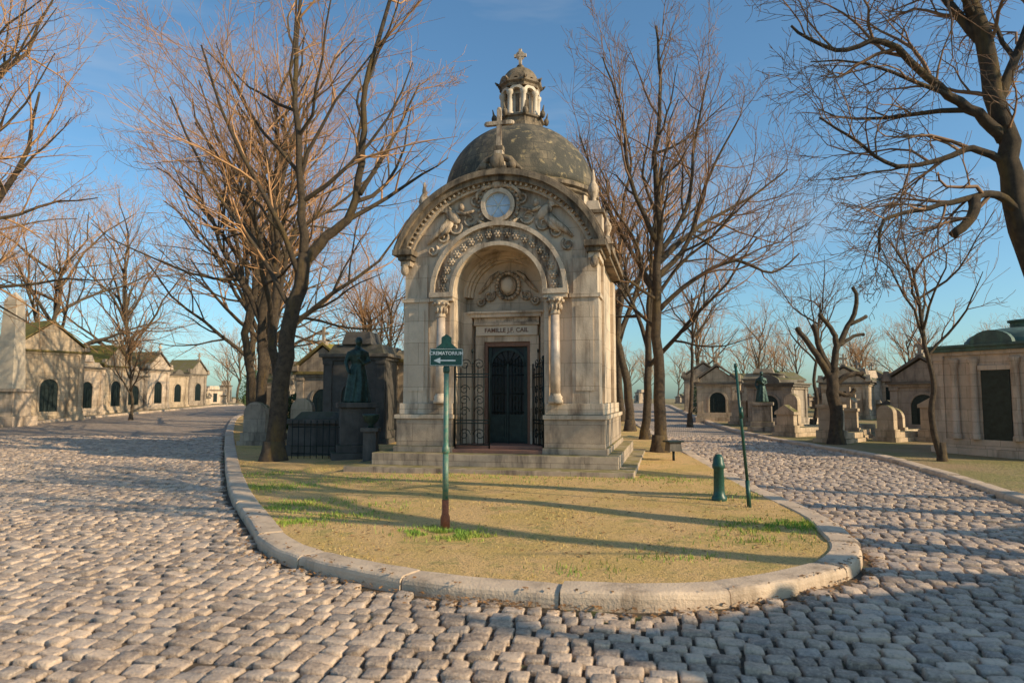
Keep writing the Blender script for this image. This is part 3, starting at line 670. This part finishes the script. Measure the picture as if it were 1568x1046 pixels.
mausoleum(12.1,17.1,R(-62),3.0,3.0,3.5,T[2],'dome',m_copper,door=False)
mausoleum(14.3,23.8,R(-55),2.2,2.2,2.7,T[1],'gable')
mausoleum(10.9,29.0,R(-40),1.8,2.0,2.3,T[1],'dome',m_roofstone)
mausoleum(10.2,34,R(-20),1.9,2.2,2.7,T[0],'gable')
mausoleum(13.6,37,R(-25),2.2,2.2,2.7,T[1],'flat')
mausoleum(17.5,36,R(-35),2.2,2.2,2.7,T[0],'gable')
mausoleum(21.5,33,R(-40),2.0,2.2,2.5,T[1],'gable')
mausoleum(12.6,45,R(-15),2.4,2.2,3.2,T[1],'gable')
mausoleum(9.7,.4,R(-75),4.0,3,4.9,T[0],'gable')  # unseen block out of view, added to shade the foreground cobbles
mausoleum(13.4,4.4,R(-70),3.2,3,4.4,T[1],'gable')  # second unseen block, added to throw shade over the right road
statue_on('stone_statue',9.7,26.6,1.2,1.1,.7,m_bronze,T[1],-.4)
def stele(x,y,rot,w,h,mat,kind):
    b=B(); b.box(-w*.7,w*.7,-.2,1.5,-.2,.15,mat); b.box(-w*.6,w*.6,.15,1.4,.15,.32,mat)
    b.box(-w*.6,w*.6,-.14,.14,.15,.4,mat); b.box(-w*.5,w*.5,-.1,.1,.4,h-.2,mat)
    if kind==0: b.prism([(-w*.58,h-.2),(w*.58,h-.2),(w*.58,h-.1),(0,h+.15),(-w*.58,h-.1)],-.14,.14,mat)
    elif kind==1: b.arc(0,h-.2,0.01,w*.5,0,180,-.1,.1,mat,14)
    else: b.box(-w*.58,w*.58,-.14,.14,h-.2,h-.1,mat); b.box(-.06,.06,-.05,.05,h-.1,h+.6,mat); b.box(-.22,.22,-.048,.048,h+.25,h+.36,mat)
    b.obj('headstone',loc=(x,y,H(x,y)+.07),rotz=rot,bevel=.01)
rs=random.Random(5)
for i,(x,y) in enumerate([(9.9,21.3),(11.1,22.6),(11.9,21.8),(12.7,22.9),(13.3,21.6),(9.6,24.0),(10.3,25.2),(12.6,25.8),(14.9,20.6),(15.8,25.5),(10.3,31.0),(13,31)]):
    stele(x,y,R(-50)+rs.uniform(-.2,.2),rs.uniform(.5,.8),rs.uniform(.9,1.4),T[rs.choice([0,2,0])],rs.randrange(3))
for i,(x,y) in enumerate([(-23.6,27.6),(-23.4,29.4),(-7.6,20.4),(-6.4,21.0),(-9.7,26.5),(-11,31),(-3.9,25.5)]):
    stele(x,y,R(70) if x<-20 else R(-10),rs.uniform(.6,.9),rs.uniform(.9,1.5),T[rs.choice([0,1,1])],rs.randrange(3))
b=B()
def mini(x,y,w,d,h,r,mat):
    b.M=Matrix.Translation((x,y,H(x,y)))@Matrix.Rotation(r,4,'Z'); w/=2
    b.box(-w-.08,w+.08,-.08,d+.08,-.2,.25,mat); b.box(-w,w,0,d,.25,h*.75,mat); b.box(-w-.1,w+.1,-.1,d+.1,h*.75,h*.8,m_roofstone)
    if rs.random()<.7: b.prism([(-w-.1,h*.8),(w+.1,h*.8),(0,h)],-.1,d+.1,m_roofstone)
    else: b.box(-w*.7,w*.7,.1,d-.1,h*.8,h,mat,.1,.1)
    if w>.5: b.box(-.28,.28,-.02,.02,.25,h*.6,m_door)
    if rs.random()<.35: b.box(-.05,.05,0,.1,h,h+.5,mat); b.box(-.18,.18,.002,.098,h+.25,h+.34,mat)
for i in range(560):
    y=rs.uniform(27,110); x=rs.uniform(-1,1)*(y*.95+6)
    if any(inp(x+a,y+c,road) and not inp(x+a,y+c,isl) for a in (-2,0,2) for c in (-2,0,2)): continue
    if abs(x)<5 and y<32: continue
    if x<-20 and y<62 and x>-32: continue
    if 8<x<19 and y<34: continue
    big=rs.random()<.45
    mini(x,y,rs.uniform(1.2,2.2) if big else rs.uniform(.5,.9),rs.uniform(1.2,2.) if big else .5,rs.uniform(2.,3.3) if big else rs.uniform(.8,1.6),rs.uniform(-.5,.5)+(R(75) if x<0 else R(-45)),rs.choice([T[0],T[1],T[2],T[1]]))
b.M=None; b.obj('distant_gravestones',fix=True)

# ------------------------------------------------------------ trees
class Tree:
    def __init__(s,seed,twig,bark=None,kids=(0,8,6,5,4),maxl=4,rmin=.0055,spread=1.,up=.06,wob=.16):
        s.b=B(); s.r=random.Random(seed); s.tw=twig; s.bk=bark or m_bark; s.kids=kids; s.maxl=maxl; s.rmin=rmin; s.sp=spread; s.up=up; s.wob=wob
    def kidsof(s,pts,rad,L,lvl,t0=.2):
        r=s.r; n=s.kids[lvl]; n=max(2,int(n*r.uniform(.8,1.25))); K=len(pts)-1
        for k in range(n):
            t=min(.99,t0+(1-t0)*(k+r.random())/n); i=min(K-1,int(t*K)); fr=t*K-i
            p=pts[i].lerp(pts[i+1],fr); rr=rad[i]*(1-fr)+rad[i+1]*fr; d=(pts[i+1]-pts[i]).normalized()
            ax=d.cross(Vector((r.gauss(0,1),r.gauss(0,1),r.gauss(0,1)))).normalized()
            dd=Quaternion(ax,R(r.uniform(25,58))*s.sp)@d
            ll=L*r.uniform(.38,.68)*(1.15-.55*t)
            s.grow(p,dd,ll,max(s.rmin,min(rr*.62,ll*.022)),lvl+1)
    def grow(s,p,d,L,r0,lvl):
        r=s.r; n=(6,7,6,4,3,3)[lvl]; seg=L/n; pts=[p];rad=[r0]
        for i in range(n):
            d=(d+Vector((r.gauss(0,1),r.gauss(0,1),r.gauss(0,1)))*s.wob+Vector((0,0,s.up*(1.6 if lvl>1 else 1)))).normalized()
            p=p+d*seg; pts.append(p); rad.append(max(s.rmin*.8,r0*(1-.78*(i+1)/n)))
        s.b.tube(pts,rad,s.bk if r0>.035 else s.tw,8 if r0>.08 else (5 if r0>.025 else 3),False)
        if lvl<s.maxl: s.kidsof(pts,rad,L,lvl)
    def limb(s,P,r0,r1,lvl=1,t0=.15,Lk=None,sides=10):
        P=[Vector(p) for p in P]; pts=[]
        for i in range(len(P)-1):
            a,b,c,d=P[max(0,i-1)],P[i],P[i+1],P[min(len(P)-1,i+2)]
            for j in range(4):
                t=j/4; q=.5*((2*b)+(c-a)*t+(2*a-5*b+4*c-d)*t*t+(3*b-a-3*c+d)*t**3)
                q=q+Vector((s.r.gauss(0,1),s.r.gauss(0,1),s.r.gauss(0,1)))*r0*.12*(0 if (i==0 and j==0) else 1); pts.append(q)
        pts.append(P[-1]); K=len(pts)-1; rad=[r0+(r1-r0)*(i/K)**.8 for i in range(K+1)]
        s.b.tube(pts,rad,s.bk,sides,True)
        if lvl is not None:
            L=Lk or sum((pts[i+1]-pts[i]).length for i in range(K)); s.kidsof(pts,rad,L,lvl,t0)
    def flare(s,r,h=.5):
        s.b.lathe([(r*1.7,-.15),(r*1.4,.05),(r*1.18,.22),(r*1.03,.45)],0,0,s.bk,12)
    def auto(s,Ht,r0,lean=(0,0),n=7,cs=.3,ang=(22,48),ll=.5):
        r=s.r; s.flare(r0); P=[Vector((0,0,-.05))]; K=5
        for i in range(1,K+1): P.append(Vector((lean[0]*i/K+r.gauss(0,.012)*Ht,lean[1]*i/K+r.gauss(0,.012)*Ht,Ht*.72*i/K)))
        s.limb(P,r0,r0*.35,2,.55,Ht*.32)
        for k in range(n):
            t=cs+(.72-cs)*(k+r.random()*.6)/n; h=t*Ht; q=h/(Ht*.72)*K; i=min(K-1,int(q)); p=P[i].lerp(P[i+1],q-i)
            a=k*2.4+r.uniform(-.4,.4); e=R(r.uniform(*ang)); d=Vector((math.sin(e)*math.cos(a),math.sin(e)*math.sin(a),math.cos(e)))
            s.grow(p,d,Ht*ll*r.uniform(.8,1.15)*(1.1-.4*t),r0*.5*(1.15-.5*t),1)
    def done(s,name,loc,rot=0,sc_=1):
        o=s.b.obj(name,loc=loc,rotz=rot); o.scale=(sc_,)*3; print(name,len(s.b.f)); return o
def inst(src,name,x,y,rot,sc_,parent=None,dz=.05):
    o=bpy.data.objects.new(name,src.data); COL.objects.link(o); o.location=(x,y,H(x,y)+dz); o.rotation_euler=(0,0,rot); o.scale=(sc_,)*3
    if parent: o.parent=parent
    return o
t=Tree(21,m_twigsun,kids=(0,10,7,5,4)); t.flare(.24)
t.limb([(0,0,-.05),(.12,0,1.6),(.3,0,3.2),(.62,.05,4.9)],.235,.17,None)
t.limb([(.6,.05,4.8),(.5,0,6.2),(.4,-.1,8),(.3,-.1,10.2),(.45,0,12.6)],.13,.03,1,.2)
t.limb([(.6,.05,4.75),(1.1,.1,5.35),(1.7,.1,6.0),(1.95,.0,7.6),(2.05,-.2,9),(2.6,-.1,11.2),(2.9,0,13)],.15,.03,1,.25,6)
t.limb([(.5,.0,4.4),(.0,-.5,5.8),(-.9,-.9,7.6),(-1.6,-1,9.6)],.08,.02,1,.2)
t.limb([(.3,.0,3.6),(-.6,.3,5.0),(-2.0,.5,6.9),(-3.0,.4,9.0)],.07,.02,1,.2)
t.limb([(1.9,.05,6.4),(2.6,.6,8.0),(3.2,.9,9.6)],.07,.02,1,.2)
t.done('bare_tree',(-5.6,16.2,.15))
t=Tree(8,m_twig,kids=(0,10,7,5,4)); t.flare(.19)
t.limb([(0,0,-.05),(.02,0,2),(-.03,0,4),(.08,0,5.6),(.0,0,7.5),(.2,0,9.5),(.1,0,11.6)],.18,.03,1,.5,6)
for P,r in [([(0,0,4.2),(-.6,.2,5.3),(-1.4,.3,6.9),(-2.0,.2,8.6)],.08),([(0,0,4.6),(.9,.1,5.6),(1.4,0,7.2),(2.3,-.2,9)],.09),([(.02,0,3.7),(.9,-.2,4.5),(2.0,-.3,5.0),(3.0,-.2,4.7),(3.7,-.3,5.2)],.075),([(.05,0,5.2),(.9,.2,6.6),(1.2,.3,8.6),(1.6,.2,10.4)],.08),([(0,0,5.6),(-.7,-.2,7.2),(-.9,-.2,9),(-1.4,-.2,10.6)],.08),([(.05,0,5),(1.4,.6,6.2),(2.8,.9,7.0),(4.0,1,7.9)],.08),([(0,0,4),(-1,-.5,4.6),(-1.8,-.7,5.6)],.05),([(0,0,3.2),(-.7,.9,4.2),(-1.2,1.8,6)],.06)]:
    t.limb(P,r,.018,1,.2)
t.done('bare_tree',(3.86,18.0,.2))
gA=Tree(31,m_twigsun,kids=(0,8,6,5,3)); gA.auto(13,.20,(.4,.2),8,.22,(12,32),.52); A_=gA.done('bare_tree',(-8.2,22,H(0,22)+.08),0)
gB=Tree(32,m_twig,kids=(0,7,6,5,3)); gB.auto(12.5,.19,(-.3,.2),8,.28,(18,42),.5); B_=gB.done('bare_tree',(5.15-.6,26.5,H(0,26)+.1),1)
gC=Tree(33,m_twigsun,kids=(0,9,7,5,4),up=.04); gC.auto(13,.25,(.8,.1),10,.24,(30,62),.60); C_=gC.done('bare_tree',(-14.6,15.8,H(0,18)+.08),2.3)
gD=Tree(34,m_twigsun,kids=(0,7,6,5),maxl=3,rmin=.012); gD.auto(9,.15,(.2,.1),9,.2,(25,60),.5); D_=gD.done('bare_tree',(-10.8,29.5,H(0,29)+.1),.5,1.35)
gE=Tree(35,m_twig,kids=(0,6,5,4),maxl=3,rmin=.01); gE.auto(13,.30,(.3,.1),6,.5,(20,50),.36); E_=gE.done('bare_tree',(9.4,5.2,.08),.5)
for src,x,y,r,s_ in [(B_,-9.4,25,2.0,1.02),(A_,-12.9,34,3.3,1.),(A_,-7.0,20.5,1.7,.9),(B_,-15.5,44,.4,1),(C_,-14.2,39,1.2,.95),(A_,5.3,33,2.2,.95),(C_,4.0,38,4.2,.8),(A_,4.35,22.5,5.2,.8),(B_,6.6,48,.3,1),(C_,-29.5,43,1.,1.0),(C_,-27.6,33,4.,.9),(B_,-31,55,2,1),(A_,-11.2,30.5,.7,1.05),(A_,-24.8,29.5,5,.9),(A_,-28,50,3.5,1.1),(A_,-6.6,37,1,.62),(A_,-9.5,45,2,.72),(A_,-4.4,41,4,.64),(C_,-8.0,40,3,.62),(A_,-20.5,25.5,2,.85)]:
    inst(src,'bare_tree',x,y,r,s_)
t=Tree(44,m_twig,kids=(0,7,6,4),maxl=3,rmin=.006,up=.03); t.auto(6.4,.085,(-.5,.1),8,.38,(25,60),.42); F_=t.done('slender_tree',(10.1,16.2,.12),.4)
inst(F_,'slender_tree',7.9,30.5,2.,1.25); inst(F_,'slender_tree',11.8,27,3.6,1.1)
t=Tree(55,m_twig,kids=(0,12,7,5,4),up=-.01,wob=.2,rmin=.004); t.flare(.24)
bx,by=7.9,8.9
def rel(L): return [(x-bx,y-by,z-.1) for x,y,z in L]
t.limb(rel([(7.9,8.9,.05),(7.5,8.8,1.6),(6.7,8.6,3.2),(6.4,8.5,4.2),(6.3,8.5,5.1),(6.02,8.5,6.7),(5.9,8.6,8.6)]),.21,.08,1,.62,3.0,14)
t.limb(rel([(6.3,8.5,4.9),(5.9,8.4,5.2),(5.44,8.4,5.55),(4.71,8.3,6.1),(4.1,8.3,5.98),(3.5,8.2,6.25)]),.085,.015,1,.15,3.2)
t.limb(rel([(6.5,8.5,3.9),(6.1,8.4,4.15),(5.7,8.3,4.08),(5.11,8.2,3.92),(4.5,8.1,3.74),(4.42,8.1,3.35)]),.065,.012,1,.2,2.4)
t.limb(rel([(6.3,8.5,4.6),(5.9,8.5,4.78),(5.5,8.5,4.65),(4.9,8.5,4.55),(4.35,8.4,4.85),(3.9,8.4,5.15)]),.055,.012,1,.2,2.8)
t.limb(rel([(5.75,8.3,4.08),(5.62,8.2,3.8),(5.38,8.2,3.58)]),.07,.055,None)
t.limb(rel([(6.1,8.5,6.2),(5.6,8.7,7.2),(5.3,8.9,8.4)]),.07,.02,1,.2,3)
t.limb(rel([(6.25,8.5,5.4),(6.9,8.7,6.6),(7.6,9,8)]),.08,.02,1,.2,4)
t.limb(rel([(6.05,8.5,6.5),(5.5,8.2,6.9),(4.8,7.9,7.1),(4.2,7.7,7.4)]),.05,.01,1,.2,2.6)
T7=t.done('spreading_tree',(bx,by,.1))
t=Tree(66,m_bark); t.flare(.2)
t.limb([(0,0,-.05),(.03,0,.9),(-.05,0,1.7),(-.02,0,2.3)],.2,.17,None)
for P,r0,r1 in [([(-.02,0,1.9),(-.35,0,2.5),(-.6,.05,2.9),(-1.0,.1,3.5)],.13,.075),([(-.02,0,2.1),(-.35,.1,2.9),(-.5,.1,3.6)],.11,.07),([(0,0,2.2),(.1,0,3.0),(.05,0,3.4),(-.3,.1,3.95)],.12,.06),([(.1,0,2.9),(.5,0,3.6),(.75,-.1,4.3),(.65,-.1,4.75)],.10,.05),([(.55,0,3.65),(1.0,0,3.85),(1.1,.1,3.9)],.06,.05),([(0,0,1.8),(.4,-.1,2.1),(.8,-.1,2.15)],.1,.07),([(0,0,1.6),(.45,.1,1.5),(.65,.1,1.65)],.07,.06),([(.2,0,3.0),(.7,.1,3.3),(1.0,.1,3.35)],.06,.045)]:
    t.limb(P,r0,r1,None); t.b.ell(P[-1],(r1*1.25,)*3,m_bark,8)
t.done('pollarded_tree',(9.8,20.8,H(0,20.8)+.07))
for src,x,y,r,s_ in [(E_,11.4,2.6,1.9,.95),(E_,16.5,7.0,2.6,1.),(E_,9.0,-4.2,.9,.95)]:
    inst(src,'bare_tree',x,y,r,s_)
dt=empty('distant_trees'); rt=random.Random(77); k=0
for i in range(74):
    y=rt.uniform(50,135); x=rt.uniform(-1,1)*(y*.9+10)
    if inp(x,y,road) and not inp(x,y,isl): continue
    inst(D_,'tree_%d'%k,x,y,rt.uniform(0,6.3),rt.uniform(.75,1.25),dt); k+=1
for i in range(26):
    y=rt.uniform(34,60); x=rt.choice((-1,1))*rt.uniform(.5,.95)*y
    if x>0: x=max(x,18)
    inst(D_,'tree_%d'%k,x,y,rt.uniform(0,6.3),rt.uniform(.5,.85),dt); k+=1
def shrub(name,x,y,w,h,seed):
    r=random.Random(seed); b=B(); b.tube([(0,0,0),(0,0,h*.6)],[.06,.02],m_bark,6); v=[];f=[]
    for i in range(2600):
        t=r.random(); a=r.uniform(0,6.3); lob=1+.25*math.sin(a*3+seed)+.2*math.sin(t*9); rr=w*lob*math.sin(pi*min(1,.12+t*.86))**.7*r.uniform(.5,1)**.5
        p=Vector((rr*math.cos(a),rr*math.sin(a),h*t)); q=Vector((r.gauss(0,1),r.gauss(0,1),r.gauss(0,1))).normalized()*.07; q2=q.orthogonal().normalized()*.04; o=len(v)
        v+=[tuple(p-q),tuple(p+q2),tuple(p+q),tuple(p-q2)]; f.append((o,o+1,o+2,o+3))
    b.add(v,f,m_sh); b.obj(name,loc=(x,y,H(x,y)))
m_sh=plain('evergreen_leaf',(.06,.11,.025),.6,0,.5,2)
for x,y,w,h in [(-21.5+1,54.5,1.0,2.6),(-19,57,1.4,3.4),(-27,72,1.6,3.6),(-8.5,28,.8,1.6),(11.5,40,.9,2.4),(16,42,1.1,2.8),(22,45,1.2,2.4),(-21.8,27.0,.45,.5),(-22.1,28.6,.4,.6)]:
    shrub('evergreen_shrub',x,y,w,h,int(x*7)%50)

# ------------------------------------------------------------ light, sky, camera
el=R(27); az=R(115)
S=Vector((math.sin(az)*math.cos(el),math.cos(az)*math.cos(el),math.sin(el)))
L=bpy.data.lights.new('sun','SUN'); L.energy=5; L.angle=R(.5); L.color=(1,.81,.53); lo=bpy.data.objects.new('sun',L); COL.objects.link(lo); lo.rotation_euler=S.to_track_quat('Z','Y').to_euler()
w=bpy.data.worlds.new('World'); sc.world=w; w.use_nodes=True; nt=w.node_tree; bg=nt.nodes['Background']; sk=nt.nodes.new('ShaderNodeTexSky'); sk.sky_type='NISHITA'; sk.sun_disc=False; sk.sun_elevation=el; sk.sun_rotation=az; sk.air_density=1.; sk.dust_density=1.2; sk.ozone_density=2.0
mx=nt.nodes.new('ShaderNodeMix'); mx.data_type='RGBA'; mx.blend_type='MULTIPLY'; mx.inputs[0].default_value=1; mx.clamp_result=False
nt.links.new(sk.outputs[0],mx.inputs[6]); mx.inputs[7].default_value=(.95,1.32,1.42,1)
tc=nt.nodes.new('ShaderNodeTexCoord'); mp=nt.nodes.new('ShaderNodeMapping'); mp.inputs['Scale'].default_value=(1.2,2.0,6.5); mp.inputs['Rotation'].default_value=(.2,.25,0)
nz=nt.nodes.new('ShaderNodeTexNoise'); nz.inputs['Scale'].default_value=1.6; nz.inputs['Detail'].default_value=5; nz.inputs['Roughness'].default_value=.6
mr=nt.nodes.new('ShaderNodeMapRange'); mr.inputs[1].default_value=.50; mr.inputs[2].default_value=.85; mr.inputs[4].default_value=.4
mc=nt.nodes.new('ShaderNodeMix'); mc.data_type='RGBA'; mc.inputs[7].default_value=(5.4,5.6,5.8,1)
nt.links.new(tc.outputs['Generated'],mp.inputs[0]); nt.links.new(mp.outputs[0],nz.inputs['Vector']); nt.links.new(nz.outputs[0],mr.inputs[0]); nt.links.new(mr.outputs[0],mc.inputs[0]); nt.links.new(mx.outputs[2],mc.inputs[6])
nt.links.new(mc.outputs[2],bg.inputs[0]); bg.inputs[1].default_value=.12
c=bpy.data.cameras.new('camera'); c.lens=24; c.sensor_width=36; c.clip_end=2000; c.clip_start=.05; c.dof.use_dof=True; c.dof.focus_distance=13; c.dof.aperture_fstop=2.2
co=bpy.data.objects.new('camera',c); COL.objects.link(co); co.location=(0,0,1.6); co.rotation_euler=(R(94.76),0,0); sc.camera=co
